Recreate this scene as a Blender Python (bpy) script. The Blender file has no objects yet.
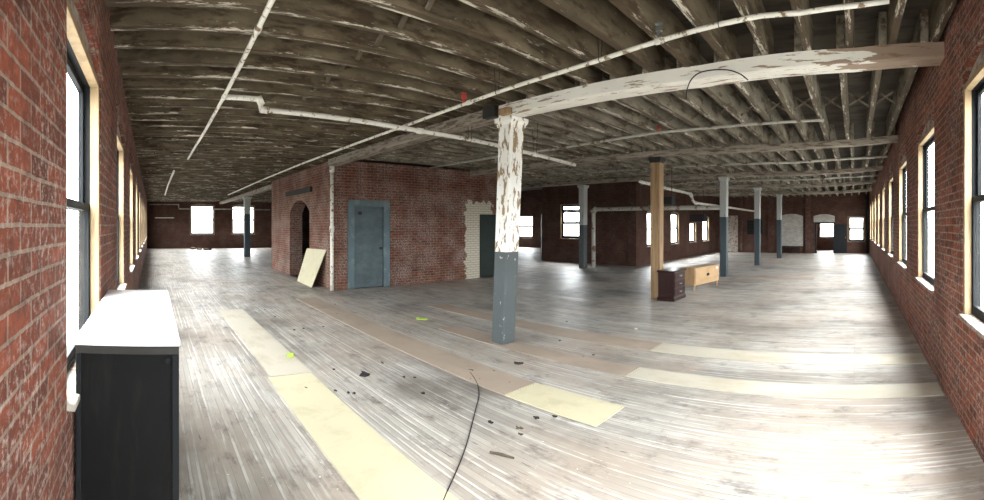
import bpy, bmesh, math, random
from mathutils import Vector, Matrix
random.seed(7)
C = bpy.context.scene.collection
F, X0, YH, HC = 447.0, 152.0, 225.0, 1.6      # survey of the photo: px per radian, bearing of +Y, horizon, eye height
PI = math.pi

def P(px, py, X=None, Y=None, z=None):
    """surveyed point: bearing + elevation, at a known plane"""
    t = (px - X0) / F; s = -(py - YH) / F
    if X is not None: r = X / math.sin(t)
    elif Y is not None: r = Y / math.cos(t)
    else: r = (z - HC) / s
    return Vector((r * math.sin(t), r * math.cos(t), HC + s * r))

def lift(y):                                   # the old ceiling climbs a little toward the right-hand wall
    if y > 1.5: return 0.0
    if y > 0: return 0.07 * (1.5 - y) / 1.5
    return 0.07 + 0.09 * (-y) / 0.86

# ------------------------------------------------------------------ materials
def new_mat(name):
    m = bpy.data.materials.new(name); m.use_nodes = True
    nt = m.node_tree; nt.nodes.clear()
    out = nt.nodes.new('ShaderNodeOutputMaterial'); b = nt.nodes.new('ShaderNodeBsdfPrincipled')
    nt.links.new(b.outputs[0], out.inputs[0])
    return m, nt, b, out
def node(nt, kind, **kw):
    n = nt.nodes.new('ShaderNode' + kind)
    for k, v in kw.items():
        if k in n.inputs: n.inputs[k].default_value = v
        else: setattr(n, k, v)
    return n
def L(nt, a, b): nt.links.new(a, b)
def coords(nt, scale=(1, 1, 1), out='Object', vary=False):
    tc = node(nt, 'TexCoord'); mp = node(nt, 'Mapping'); mp.inputs['Scale'].default_value = scale
    v = tc.outputs[out]
    if vary:                                    # every repeat has its own wear
        oi = node(nt, 'ObjectInfo'); k = math_(nt, 'MULTIPLY', oi.outputs['Random'], 40.0)
        va = node(nt, 'VectorMath', operation='ADD'); L(nt, v, va.inputs[0]); L(nt, k, va.inputs[1]); v = va.outputs[0]
    L(nt, v, mp.inputs['Vector']); return mp.outputs[0]
def noise(nt, vec, scale, detail=4, rough=.55, dist=0):
    n = node(nt, 'TexNoise'); n.inputs['Scale'].default_value = scale; n.inputs['Detail'].default_value = detail
    n.inputs['Roughness'].default_value = rough; n.inputs['Distortion'].default_value = dist
    L(nt, vec, n.inputs['Vector']); return n.outputs['Fac']
def ramp(nt, fac, p0, p1, c0=(0, 0, 0, 1), c1=(1, 1, 1, 1)):
    r = node(nt, 'ValToRGB'); e = r.color_ramp.elements
    e[0].position = p0; e[1].position = p1; e[0].color = c0; e[1].color = c1
    L(nt, fac, r.inputs[0]); return r.outputs[0]
def col(c): return (c[0], c[1], c[2], 1)
def mix(nt, fac, a, b, blend='MIX'):
    m = node(nt, 'Mix', data_type='RGBA', blend_type=blend)
    for sock, v in ((m.inputs[0], fac), (m.inputs[6], a), (m.inputs[7], b)):
        if hasattr(v, 'is_linked'): L(nt, v, sock)
        elif isinstance(v, (int, float)): sock.default_value = v
        else: sock.default_value = col(v)
    return m.outputs[2]
def math_(nt, op, a, b=0.0):
    m = node(nt, 'Math', operation=op)
    for i, v in enumerate((a, b)):
        if hasattr(v, 'is_linked'): L(nt, v, m.inputs[i])
        else: m.inputs[i].default_value = v
    return m.outputs[0]
def bump(nt, b, h, strength=.4, dist=.01):
    bp = node(nt, 'Bump'); bp.inputs['Strength'].default_value = strength; bp.inputs['Distance'].default_value = dist
    L(nt, h, bp.inputs['Height']); L(nt, bp.outputs[0], b.inputs['Normal'])

def plain(name, c, rough=.6, var=.25, scale=6, metal=0, bs=.15):
    m, nt, b, _ = new_mat(name); v = coords(nt)
    f = noise(nt, v, scale, 6)
    L(nt, mix(nt, f, [x * (1 - var) for x in c], [min(1, x * (1 + var)) for x in c]), b.inputs['Base Color'])
    b.inputs['Roughness'].default_value = rough; b.inputs['Metallic'].default_value = metal
    if max(c) < .1 and not metal: b.inputs['Specular IOR Level'].default_value = .15
    bump(nt, b, noise(nt, v, scale * 6, 3), bs, .004)
    return m

def peel(name, base, under, scale=(6, 6, 6), t=(.5, .56), rough=.75, dirt=.35, white_under=None):
    """old paint flaking off; white_under: paint left on the undersides and lower edges"""
    m, nt, b, _ = new_mat(name); jo = bool(white_under); v = coords(nt, scale, vary=jo)
    f = ramp(nt, noise(nt, v, 1.0, 8, .65, .3), t[0], t[1])
    c = mix(nt, f, base, under)
    if jo:
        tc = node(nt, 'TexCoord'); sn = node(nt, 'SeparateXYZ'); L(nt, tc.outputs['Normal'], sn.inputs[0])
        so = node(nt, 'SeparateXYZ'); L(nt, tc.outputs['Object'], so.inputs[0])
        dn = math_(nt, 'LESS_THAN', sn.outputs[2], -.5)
        blot = ramp(nt, noise(nt, coords(nt, (1.0, 3, 3), vary=True), 2.2, 5, .6), .46, .58)
        c = mix(nt, math_(nt, 'MULTIPLY', blot, .6), c, [x * 1.5 for x in base])
        fl = ramp(nt, noise(nt, coords(nt, (6, 22, 22), vary=True), 1.0, 6, .7), .64, .67)
        c = mix(nt, math_(nt, 'MULTIPLY', fl, .7), c, [x * .8 for x in white_under])
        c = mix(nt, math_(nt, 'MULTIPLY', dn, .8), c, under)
        en = math_(nt, 'LESS_THAN', math_(nt, 'ADD', so.outputs[2], math_(nt, 'MULTIPLY', math_(nt, 'SUBTRACT', noise(nt, coords(nt, (7, 30, 30), vary=True), 1.0, 6, .7), .5), .14)), .012)
        w = ramp(nt, noise(nt, coords(nt, (1.5, 14, 10), vary=True), 1.0, 8, .75), .53, .58)
        c = mix(nt, math_(nt, 'MULTIPLY', en, w), c, white_under)
    d = ramp(nt, noise(nt, coords(nt, vary=jo), 1.7, 5), .35, .65)
    c = mix(nt, math_(nt, 'MULTIPLY', d, dirt), c, [x * .35 for x in base])
    L(nt, c, b.inputs['Base Color']); b.inputs['Roughness'].default_value = rough
    b.inputs['Specular IOR Level'].default_value = .22
    bump(nt, b, f, .5, .004)
    return m

def brick(name, c1, c2, mortar, white=.25, dark=.5, wash=None, ms=.006, wt=.5):
    m, nt, b, _ = new_mat(name)
    tc = node(nt, 'TexCoord'); sp = node(nt, 'SeparateXYZ'); L(nt, tc.outputs['Object'], sp.inputs[0])
    sn = node(nt, 'SeparateXYZ'); L(nt, tc.outputs['Normal'], sn.inputs[0])
    side = math_(nt, 'GREATER_THAN', math_(nt, 'ABSOLUTE', sn.outputs[0]), .6)
    mx = node(nt, 'Mix', data_type='FLOAT'); L(nt, side, mx.inputs[0]); L(nt, sp.outputs[0], mx.inputs[2]); L(nt, sp.outputs[1], mx.inputs[3])
    cb = node(nt, 'CombineXYZ'); L(nt, mx.outputs[0], cb.inputs[0]); L(nt, sp.outputs[2], cb.inputs[1])
    # slightly crooked courses
    wob = node(nt, 'TexNoise'); wob.inputs['Scale'].default_value = 3.0; L(nt, tc.outputs['Object'], wob.inputs['Vector'])
    va = node(nt, 'VectorMath', operation='MULTIPLY_ADD'); L(nt, wob.outputs['Color'], va.inputs[0])
    va.inputs[1].default_value = (.014, .014, 0); L(nt, cb.outputs[0], va.inputs[2])
    wb2 = node(nt, 'TexNoise'); wb2.inputs['Scale'].default_value = 38; wb2.inputs['Detail'].default_value = 3; L(nt, tc.outputs['Object'], wb2.inputs['Vector'])
    vb = node(nt, 'VectorMath', operation='MULTIPLY_ADD'); L(nt, wb2.outputs['Color'], vb.inputs[0]); vb.inputs[1].default_value = (.012, .009, 0); L(nt, va.outputs[0], vb.inputs[2])
    bt = node(nt, 'TexBrick'); L(nt, vb.outputs[0], bt.inputs['Vector'])
    bt.inputs['Scale'].default_value = 1; bt.inputs['Brick Width'].default_value = .21; bt.inputs['Row Height'].default_value = .07
    bt.inputs['Mortar Size'].default_value = ms; bt.inputs['Mortar Smooth'].default_value = .25; bt.inputs['Bias'].default_value = -.1
    bt.inputs['Color1'].default_value = col(c1); bt.inputs['Color2'].default_value = col(c2); bt.inputs['Mortar'].default_value = col(mortar)
    c = bt.outputs['Color']
    o = tc.outputs['Object']
    c = mix(nt, math_(nt, 'MULTIPLY', ramp(nt, noise(nt, o, 14, 6, .7), .42, .7), dark), c, (.045, .025, .02))      # soot
    c = mix(nt, math_(nt, 'MULTIPLY', ramp(nt, noise(nt, o, .9, 4, .6), .42, .68), dark * .8), c, (.06, .03, .024))
    # whitewash left on the courses
    wn = math_(nt, 'MULTIPLY', ramp(nt, noise(nt, o, 30, 6, .75), wt, wt + .12), ramp(nt, noise(nt, o, 1.6, 5, .6), .4, .62))
    c = mix(nt, math_(nt, 'MULTIPLY', wn, white), c, (.5, .45, .4))
    if wash:
        x0, x1, z1 = wash
        nz = noise(nt, o, 5, 5); off = math_(nt, 'MULTIPLY', math_(nt, 'SUBTRACT', nz, .5), .5)
        xx = math_(nt, 'ADD', sp.outputs[0], off); zz = math_(nt, 'ADD', sp.outputs[2], off)
        k = math_(nt, 'MULTIPLY', math_(nt, 'MULTIPLY', math_(nt, 'GREATER_THAN', xx, x0), math_(nt, 'LESS_THAN', xx, x1)), math_(nt, 'LESS_THAN', zz, z1))
        wc = mix(nt, bt.outputs['Fac'], (.55, .5, .4), (.3, .27, .22))
        c = mix(nt, math_(nt, 'MULTIPLY', k, .92), c, wc)
    L(nt, c, b.inputs['Base Color']); b.inputs['Roughness'].default_value = .85
    h = math_(nt, 'SUBTRACT', math_(nt, 'MULTIPLY', noise(nt, o, 40, 5), .5), bt.outputs['Fac'])
    b.inputs['Specular IOR Level'].default_value = .15
    bump(nt, b, h, .8, .009)
    return m

M = {}
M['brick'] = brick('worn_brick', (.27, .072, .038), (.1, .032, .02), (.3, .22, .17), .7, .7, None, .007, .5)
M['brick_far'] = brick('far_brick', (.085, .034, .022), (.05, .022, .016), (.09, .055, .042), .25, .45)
M['brick_core'] = brick('core_brick', (.19, .06, .034), (.09, .034, .022), (.22, .165, .125), .55, .5, None, .008, .47)
M['brick_front'] = brick('core_front_brick', (.19, .06, .034), (.09, .034, .022), (.22, .165, .125), .6, .5, (4.2, 5.3, 2.28), .008, .47)
M['brick_white'] = brick('whitewashed_brick', (.5, .47, .42), (.36, .34, .31), (.28, .26, .24), .3, .25)
M['joist'] = peel('joist_paint', (.15, .118, .075), (.062, .04, .023), (2.5, 8, 8), (.47, .55), .8, .5, (.62, .57, .47))
M['joist_grey'] = peel('joist_grey_paint', (.215, .188, .142), (.085, .06, .036), (2.5, 8, 8), (.5, .56), .8, .45, (.55, .5, .43))
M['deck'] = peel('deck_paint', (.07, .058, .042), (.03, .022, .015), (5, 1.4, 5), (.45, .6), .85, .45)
M['beam'] = peel('beam_paint', (.78, .75, .68), (.3, .2, .13), (26, 3, 26), (.57, .61), .6, .15)
M['beam_far'] = peel('dull_beam_finish', (.3, .26, .21), (.12, .08, .055), (20, 3, 20), (.5, .58), .7, .3)
def beam_end():
    m = M['beam']; nt = m.node_tree; b = nt.nodes['Principled BSDF']; src = b.inputs['Base Color'].links[0].from_socket
    tc = node(nt, 'TexCoord'); sp = node(nt, 'SeparateXYZ'); L(nt, tc.outputs['Object'], sp.inputs[0])
    n = noise(nt, coords(nt, (8, 1.2, 8)), 1.0, 6)
    k = math_(nt, 'LESS_THAN', math_(nt, 'ADD', sp.outputs[1], math_(nt, 'MULTIPLY', math_(nt, 'SUBTRACT', n, .5), 3.2)), .12)
    L(nt, mix(nt, math_(nt, 'MULTIPLY', k, .85), src, (.22, .13, .075)), b.inputs['Base Color'])
beam_end()
M['column_white'] = peel('column_white_paint', (.84, .82, .77), (.3, .21, .12), (17, 17, 5), (.54, .57), .6, .04)
M['column_grey'] = peel('column_grey_paint', (.07, .08, .082), (.4, .4, .38), (16, 16, 10), (.64, .67), .5, .15)
M['column_upper'] = peel('column_upper_paint', (.42, .43, .41), (.2, .17, .13), (6, 6, 4), (.6, .64), .6, .15)
M['column_dark'] = peel('column_dark_paint', (.045, .06, .068), (.2, .2, .2), (9, 9, 6), (.7, .73), .5, .15)
M['raw_wood'] = peel('raw_post_wood', (.33, .22, .12), (.22, .13, .068), (14, 14, 1.2), (.45, .62), .65, .1)
M['casing'] = peel('casing_wood', (.28, .2, .115), (.2, .135, .075), (10, 10, 1.5), (.5, .66), .6, .08)
M['plaster'] = peel('sill_plaster', (.34, .3, .26), (.2, .13, .1), (9, 9, 9), (.5, .58), .85, .2)
M['pipe'] = peel('pipe_paint', (.72, .69, .62), (.22, .14, .085), (11, 11, 11), (.56, .6), .5, .08)
M['pipe_dull'] = peel('dull_pipe_paint', (.42, .4, .35), (.16, .1, .07), (5, 5, 5), (.55, .6), .6, .15)
M['black'] = plain('black_sash_metal', (.01, .011, .012), .6, .2)
M['iron'] = plain('iron', (.03, .028, .026), .6, .3)
M['red'] = plain('red_valve_paint', (.4, .03, .02), .45, .2)
M['blue_door'] = peel('blue_grey_door_paint', (.07, .095, .105), (.11, .14, .15), (3, 3, 5), (.4, .75), .55, .3)
M['blue_frame'] = peel('blue_grey_frame_paint', (.1, .14, .155), (.15, .19, .2), (4, 4, 4), (.52, .6), .5, .2)
M['green_door'] = plain('dark_green_door_paint', (.018, .026, .022), .5, .3)
M['black_door'] = plain('black_door_paint', (.01, .011, .013), .45, .3)
M['ply'] = peel('pale_plywood', (.5, .45, .31), (.42, .37, .25), (3, 3, 3), (.5, .7), .7, .04)
M['ply_stained'] = peel('stained_plywood', (.36, .285, .225), (.27, .215, .175), (2, 1.2, 2), (.52, .72), .6, .2)
M['ply_white'] = peel('whitened_plywood', (.46, .42, .34), (.38, .32, .24), (2, 1.2, 2), (.5, .7), .55, .08)
M['cabinet'] = peel('black_cabinet_paint', (.005, .005, .005), (.012, .011, .010), (9, 9, 1.5), (.5, .66), .6, .2)
for nm_ in ('cabinet', 'black'): M[nm_].node_tree.nodes['Principled BSDF'].inputs['Specular IOR Level'].default_value = .1
M['white_top'] = plain('white_top_surface', (.8, .8, .8), .3, .04)  # even near-white colour for the cabinet's top board
M['chest'] = plain('mahogany_stain', (.026, .01, .009), .3, .3)
M['oak'] = peel('honey_oak', (.42, .27, .14), (.34, .21, .1), (2, 10, 10), (.45, .65), .45, .04)
M['brass'] = plain('dull_brass', (.35, .27, .14), .35, .2, 6, 1)
M['steel'] = plain('dull_steel', (.4, .4, .4), .4, .2, 6, 1)
M['cord'] = plain('black_rubber', (.02, .02, .02), .6, .2)
M['lime'] = plain('lime_paint', (.42, .62, .06), .6, .3, 20)
M['debris'] = plain('debris', (.09, .07, .05), .8, .5, 20)
M['paper'] = plain('paper_scrap', (.75, .73, .68), .7, .1)
M['box_black'] = plain('heater_black', (.02, .02, .02), .5, .2)

def floor_mat():
    m, nt, b, _ = new_mat('worn_floor_boards')
    tc = node(nt, 'TexCoord'); o = tc.outputs['Object']
    sp = node(nt, 'SeparateXYZ'); L(nt, o, sp.inputs[0])
    cb = node(nt, 'CombineXYZ'); L(nt, sp.outputs[1], cb.inputs[0]); L(nt, sp.outputs[0], cb.inputs[1])
    bt = node(nt, 'TexBrick'); L(nt, cb.outputs[0], bt.inputs['Vector'])
    bt.offset = .37; bt.offset_frequency = 3
    for k, v in (('Scale', 1), ('Brick Width', 2.3), ('Row Height', .058), ('Mortar Size', .0016), ('Mortar Smooth', .3)): bt.inputs[k].default_value = v
    bt.inputs['Color1'].default_value = (.41, .378, .335, 1); bt.inputs['Color2'].default_value = (.25, .225, .198, 1); bt.inputs['Mortar'].default_value = (.05, .04, .035, 1)
    c = bt.outputs['Color']
    big = noise(nt, o, .45, 4, .6)
    c = mix(nt, ramp(nt, big, .42, .62), c, (.33, .27, .22))                  # bare brown areas
    st = noise(nt, coords(nt, (30, 1.1, 1)), 1.0, 8, .7)
    pat = ramp(nt, noise(nt, o, 1.1, 4, .6), .42, .6)
    w = math_(nt, 'MULTIPLY', ramp(nt, st, .5, .6), pat)
    c = mix(nt, math_(nt, 'MULTIPLY', w, .6), c, (.56, .55, .53))               # white paint left in streaks
    sw = math_(nt, 'SINE', math_(nt, 'MULTIPLY', sp.outputs[0], 2 * PI / .058))
    sm = ramp(nt, noise(nt, coords(nt, (7, .55, 1)), 1.0, 7, .7), .5, .57)
    sl = math_(nt, 'MULTIPLY', math_(nt, 'GREATER_THAN', math_(nt, 'ADD', sw, math_(nt, 'MULTIPLY', st, .8)), .95), sm)
    c = mix(nt, math_(nt, 'MULTIPLY', sl, .55), c, (.66, .65, .62))              # stripes of paint down the crown of each board
    grime = ramp(nt, noise(nt, coords(nt, (3, 1.3, 1)), 1.6, 9, .75), .53, .66)
    c = mix(nt, math_(nt, 'MULTIPLY', grime, .7), c, (.085, .07, .06))
    sc = math_(nt, 'MULTIPLY', ramp(nt, noise(nt, coords(nt, (26, 2.2, 1)), 1.0, 5, .7), .62, .68), ramp(nt, noise(nt, o, 1.7, 3), .5, .6))
    c = mix(nt, sc, c, (.06, .045, .04))                                        # gouges
    sy = math_(nt, 'GREATER_THAN', noise(nt, o, 38, 2), .74)
    c = mix(nt, sy, c, (.8, .78, .74))                                          # specks of fallen paint
    gp = noise(nt, coords(nt, (1.4, .8, 1)), .55, 5, .6)
    c = mix(nt, ramp(nt, gp, .5, .66), c, mix(nt, .6, c, (.07, .055, .045)))      # worn-in dirt in wide patches
    L(nt, c, b.inputs['Base Color'])
    L(nt, ramp(nt, noise(nt, o, 3, 6), .3, .7, (.36, .36, .36, 1), (.62, .62, .62, 1)), b.inputs['Roughness'])
    h = math_(nt, 'SUBTRACT', math_(nt, 'MULTIPLY', st, .5), bt.outputs['Fac'])
    bump(nt, b, h, .45, .004)
    return m
M['floor'] = floor_mat()

def glass_mat():
    m, nt, b, out = new_mat('window_glass'); nt.nodes.remove(b)
    t = node(nt, 'BsdfTransparent'); t.inputs[0].default_value = (.95, .97, .97, 1)
    g = node(nt, 'BsdfGlossy'); g.inputs['Roughness'].default_value = .02
    mx = node(nt, 'MixShader'); fr = node(nt, 'LayerWeight'); fr.inputs[0].default_value = .5
    L(nt, math_(nt, 'MULTIPLY', math_(nt, 'POWER', fr.outputs['Facing'], 5.0), .15), mx.inputs[0]); L(nt, t.outputs[0], mx.inputs[1]); L(nt, g.outputs[0], mx.inputs[2]); L(nt, mx.outputs[0], out.inputs[0])
    return m
M['glass'] = glass_mat()

# ------------------------------------------------------------------ helpers
def link(name, bm, mat, parent=None, bevel=0, smooth=False, recalc=True):
    if recalc: bmesh.ops.recalc_face_normals(bm, faces=bm.faces)
    me = bpy.data.meshes.new(name); bm.to_mesh(me); bm.free()
    for mm in (mat if isinstance(mat, list) else [mat]): me.materials.append(M[mm])
    if smooth:
        for p in me.polygons: p.use_smooth = True
    o = bpy.data.objects.new(name, me); C.objects.link(o)
    if parent: o.parent = parent
    if bevel:
        b = o.modifiers.new('bevel', 'BEVEL'); b.width = bevel; b.segments = 2; b.limit_method = 'ANGLE'
    return o
def tag(o, label, cat, group=None, kind=None):
    if label: o['label'] = label
    if cat: o['category'] = cat
    if group: o['group'] = group
    if kind: o['kind'] = kind
    return o
def empty(name, loc=(0, 0, 0), rz=0):
    o = bpy.data.objects.new(name, None); C.objects.link(o); o.location = loc; o.rotation_euler = (0, 0, rz); o.empty_display_size = .1
    return o
def box(bm, x0, x1, y0, y1, z0, z1, mi=0, mtx=None):
    vs = [bm.verts.new((x, y, z)) for z in (z0, z1) for y in (y0, y1) for x in (x0, x1)]
    if mtx:
        for v in vs: v.co = mtx @ v.co
    for f in ((0, 2, 3, 1), (4, 5, 7, 6), (0, 1, 5, 4), (2, 6, 7, 3), (0, 4, 6, 2), (1, 3, 7, 5)):
        fc = bm.faces.new([vs[i] for i in f]); fc.material_index = mi
    return vs
def tube(bm, pts, r, n=10, caps=True):
    pts = [Vector(p) for p in pts]; rings = []
    up = None
    for i, p in enumerate(pts):
        if i == 0: d = pts[1] - p
        elif i == len(pts) - 1: d = p - pts[i - 1]
        else: d = (pts[i + 1] - p).normalized() + (p - pts[i - 1]).normalized()
        d.normalize()
        if up is None: up = Vector((0, 0, 1)) if abs(d.z) < .9 else Vector((1, 0, 0))
        a = d.cross(up)
        if a.length < 1e-4: a = d.cross(Vector((0, 1, 0)))
        a.normalize(); b = a.cross(d).normalized(); up = b
        rr = r[i] if isinstance(r, (list, tuple)) else r
        rings.append([bm.verts.new(p + a * rr * math.cos(2 * PI * k / n) + b * rr * math.sin(2 * PI * k / n)) for k in range(n)])
    for A, B in zip(rings, rings[1:]):
        for k in range(n): bm.faces.new((A[k], A[(k + 1) % n], B[(k + 1) % n], B[k]))
    if caps:
        bm.faces.new(rings[0][::-1]); bm.faces.new(rings[-1])
def cyl(bm, c, r, h, n=20, axis='Z'):
    d = {'Z': Vector((0, 0, h)), 'X': Vector((h, 0, 0)), 'Y': Vector((0, h, 0))}[axis]
    tube(bm, [Vector(c), Vector(c) + d], r, n)
def nb(): return bmesh.new()
def struct(o): o['kind'] = 'structure'; return o

ORD = ['', 'first', 'second', 'third', 'fourth', 'fifth', 'sixth', 'seventh', 'eighth', 'ninth', 'tenth', 'eleventh', 'twelfth', 'thirteenth',
       'fourteenth', 'fifteenth', 'sixteenth', 'seventeenth', 'eighteenth', 'nineteenth']
TENS = {2: ('twenty', 'twentieth'), 3: ('thirty', 'thirtieth'), 4: ('forty', 'fortieth'), 5: ('fifty', 'fiftieth'), 6: ('sixty', 'sixtieth'), 7: ('seventy', 'seventieth'), 8: ('eighty', 'eightieth')}
def ordw(n):
    if n < 20: return ORD[n]
    t, u = divmod(n, 10)
    return TENS[t][1] if u == 0 else TENS[t][0] + '-' + ORD[u]

# ------------------------------------------------------------------ outline of the building
XL, YR = -.34, -.86                # left wall, right wall (inner faces)
YF = 30.5; XE = 25.3; YN = 8.1; XM = 15.4; YM = 12.9; XD = 24.0
CX0, CX1, CY0, CY1 = 4.33, 10.2, 10.1, 15.8     # brick core
TH = .15; ZT = 3.8
def arch_pts(u0, u1, z0, z1, rise, n=10):
    p = [(u0, z0), (u1, z0), (u1, z1)]
    if rise:
        w = (u1 - u0) / 2; R = (w * w + rise * rise) / (2 * rise); cz = z1 + rise - R; a = math.asin(w / R)
        for i in range(1, n): t = a - 2 * a * i / n; p.append(((u0 + u1) / 2 + R * math.sin(t), cz + R * math.cos(t)))
    p.append((u0, z1)); return p
def wall(name, ox, oy, ang, length, holes, mat='brick', th=TH, zt=ZT, kind='structure'):
    bm = nb()
    loops = [[(0, -.02), (length, -.02), (length, zt), (0, zt)]] + [arch_pts(*h) for h in holes]
    ed = []
    for lp in loops:
        vs = [bm.verts.new((u, 0, z)) for u, z in lp]
        for i in range(len(vs)): ed.append(bm.edges.new((vs[i], vs[(i + 1) % len(vs)])))
    bmesh.ops.triangle_fill(bm, use_beauty=True, use_dissolve=False, edges=ed)
    g = bmesh.ops.extrude_face_region(bm, geom=list(bm.faces))
    for v in [x for x in g['geom'] if isinstance(x, bmesh.types.BMVert)]: v.co.y += th
    o = link(name, bm, mat); o.location = (ox, oy, 0); o.rotation_euler = (0, 0, math.radians(ang))
    o['kind'] = kind
    return o
WN = [0]
def window(ox, oy, ang, u0, u1, z0, z1, rise=0, portal=True, transom=False, simple=False, far=False, depth=.055, sillmat='plaster'):
    WN[0] += 1
    e = empty('window_%d' % WN[0], (ox, oy, 0), math.radians(ang)); e['kind'] = 'structure'
    t = .045
    def bx(name, mat, boxes, bev=0, par=e):
        bm = nb()
        for b_ in boxes: box(bm, *b_)
        return link(name, bm, mat, par, bev)
    g = .002
    U0, U1, Z0, Z1 = u0 + g, u1 - g, z0 + .03, z1 - g
    bx('casing', 'casing', [(U0, U0 + t, .008, depth + .012, Z0, Z1), (U1 - t, U1, .008, depth + .012, Z0, Z1), (U0, U1, .008, depth + .012, Z1 - t, Z1)], .004)
    if rise:
        bm = nb(); pts = [p for p in arch_pts(u0 + g, u1 - g, z1, z1, rise - g)][1:]
        pts = [(p[0], p[1]) for p in pts if p[1] >= z1 - 1e-6]
        vs = [bm.verts.new((u, .03, z)) for u, z in pts]; bm.faces.new(vs)
        r = bmesh.ops.extrude_face_region(bm, geom=list(bm.faces))
        for v in [x for x in r['geom'] if isinstance(x, bmesh.types.BMVert)]: v.co.y += .1
        link('arch_infill', bm, 'plaster', e)
    bx('outer_frame', 'black', [(U0, U0 + .04, depth + .0125, depth + .09, Z0, Z1), (U1 - .04, U1, depth + .0125, depth + .09, Z0, Z1),
                                (U0, U1, depth + .0125, depth + .09, Z1 - .04, Z1), (U0, U1, depth + .0125, depth + .09, Z0, Z0 + .03)], .002)
    a0, a1 = U0 + .04, U1 - .04; b0, b1 = Z0 + .03, Z1 - .04; mid = b0 + (b1 - b0) * .5; s = .075 if far else .045
    def sash(nm, x0, x1, zz0, zz1, y):
        f = bx(nm, 'black', [(x0, x0 + s, y, y + .035, zz0, zz1), (x1 - s, x1, y, y + .035, zz0, zz1),
                             (x0, x1, y, y + .035, zz0, zz0 + s), (x0, x1, y, y + .035, zz1 - s, zz1)], .003)
        bx('pane', 'glass', [(x0 + s, x1 - s, y + .014, y + .02, zz0 + s, zz1 - s)], 0, f)
    if transom:
        sash('transom_sash', a0, a1, b1 - .26, b1, depth + .01)
        b1 = b1 - .26; mid = b0 + (b1 - b0) * .55
    sash('upper_sash', a0, a1, mid - .02, b1, depth + .052)
    sash('lower_sash', a0, a1, b0, mid + .025, depth + .014)
    bx('sill', sillmat, [(U0, U1, -.035, TH + .02, z0, z0 + .03)], .006)
    if portal:
        l = bpy.data.lights.new('window_portal', 'AREA'); l.shape = 'RECTANGLE'; l.size = u1 - u0; l.size_y = z1 - z0 + rise
        l.cycles.is_portal = True
        lo = bpy.data.objects.new('window_portal', l); C.objects.link(lo); lo.parent = e
        lo.location = ((u0 + u1) / 2, TH + .02, (z0 + z1 + rise) / 2); lo.rotation_euler = (-PI / 2, 0, 0)   # -Z axis points at the room
    return e

# left wall (runs along +Y); u = Y - YR
PER = 2.56
lw = [(Y, Y + 1.2) for Y in [1.76 + PER * k for k in range(0, 11)] if Y + 1.3 < YF]
lholes = [(a - YR, b - YR, .85, 2.55, .13) for a, b in lw] + [(.22, 1.35, .85, 2.55, .13)]
wall('wall_left', XL, YR, 90, YF - YR, lholes)
for h in lholes: window(XL, YR, 90, *h)
# right wall; u = XE - X
rw = [(X, X + 1.3) for X in [2.19 + PER * k for k in range(0, 9)] if X + 1.4 < XE]
rholes = [(XE - b, XE - a, .86, 2.72, .13) for a, b in rw] + [(XE - 1.05, XE + .1 - .0, .86, 2.72, .13)]
wall('wall_right', XE, YR, 180, XE - XL, rholes)
for h in rholes: window(XE, YR, 180, *h)
# corner strips closing the outer corners
bm = nb(); box(bm, XL - TH, XL, YR - TH, YR, -.02, ZT); struct(link('wall_corner', bm, 'brick'))
# far wall of the left wing
fh = [(2.6 - XL, 4.3 - XL, .92, 2.95, .1), (5.5 - XL, 7.15 - XL, .92, 2.95, .1), (12.5, 14, .92, 2.9, .1), (17, 18.5, .92, 2.9, .1), (21, 22.5, .92, 2.9, .1)]
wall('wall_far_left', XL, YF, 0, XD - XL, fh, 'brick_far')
for h in fh: window(XL, YF, 0, *h, far=True)
# far room east wall with its small window, and the wall stepping back to it
eh = [(YF - 22.5, YF - 21.0, .65, 2.3, 0), (YF - 28, YF - 26.5, .65, 2.3, 0)]
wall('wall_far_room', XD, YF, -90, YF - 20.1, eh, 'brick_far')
for h in eh: window(XD, YF, -90, *h, far=True)
wall('wall_step', XD, 20.1, math.degrees(math.atan2(7.2, 8.6)) + 180, math.hypot(7.2, 8.6), [], 'brick_far')
mh = [(YM - 11.9, YM - 10.8, 1.0, 2.5, 0)]
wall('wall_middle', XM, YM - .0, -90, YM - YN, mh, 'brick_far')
for h in mh: window(XM, YM, -90, *h, transom=True, far=True)
nh = [(16.2 - XM, 17.2 - XM, .7, 2.15, .08), (18.65 - XM, 19.65 - XM, .7, 2.15, .08), (21 - XM, 22.0 - XM, .7, 1.75, 0), (22.95 - XM, 24.1 - XM, .7, 2.05, .08)]
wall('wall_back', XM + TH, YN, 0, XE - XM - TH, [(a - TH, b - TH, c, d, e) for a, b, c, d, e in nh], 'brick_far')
for a, b, c, d, e in nh: window(XM + TH, YN, 0, a - TH, b - TH, c, d, e)
# end wall of the right wing: u = YN - Y
endh = [(YN - .37, YN + .61, .64, 2.1, 0), (YN - 2.13, YN - 1.16, 0.0, 1.66, 0)]
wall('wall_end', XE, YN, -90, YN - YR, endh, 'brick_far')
window(XE, YN, -90, *endh[0], far=True)
# small room behind the end-wall doorway
wall('wall_annex_left', XE + TH, 2.7, 0, 3.0, [], 'brick_far', .2)
wall('wall_annex_right', XE + TH + 3.0, .45, 180, 3.0, [], 'brick_far', .2)
ah = [(.45, 1.85, .75, 1.95, 0)]
wall('wall_annex_end', XE + TH + 3.0, 2.7, -90, 2.25, ah, 'brick', .2)
window(XE + TH + 3.0, 2.7, -90, *ah[0])

bm = nb(); box(bm, XM, XM + .2, YM + .01, YF - .01, 2.6, 3.2); struct(link('wall_added_header', bm, 'brick_far'))  # header added as a dark band, hiding the lit far-room ceiling
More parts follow.
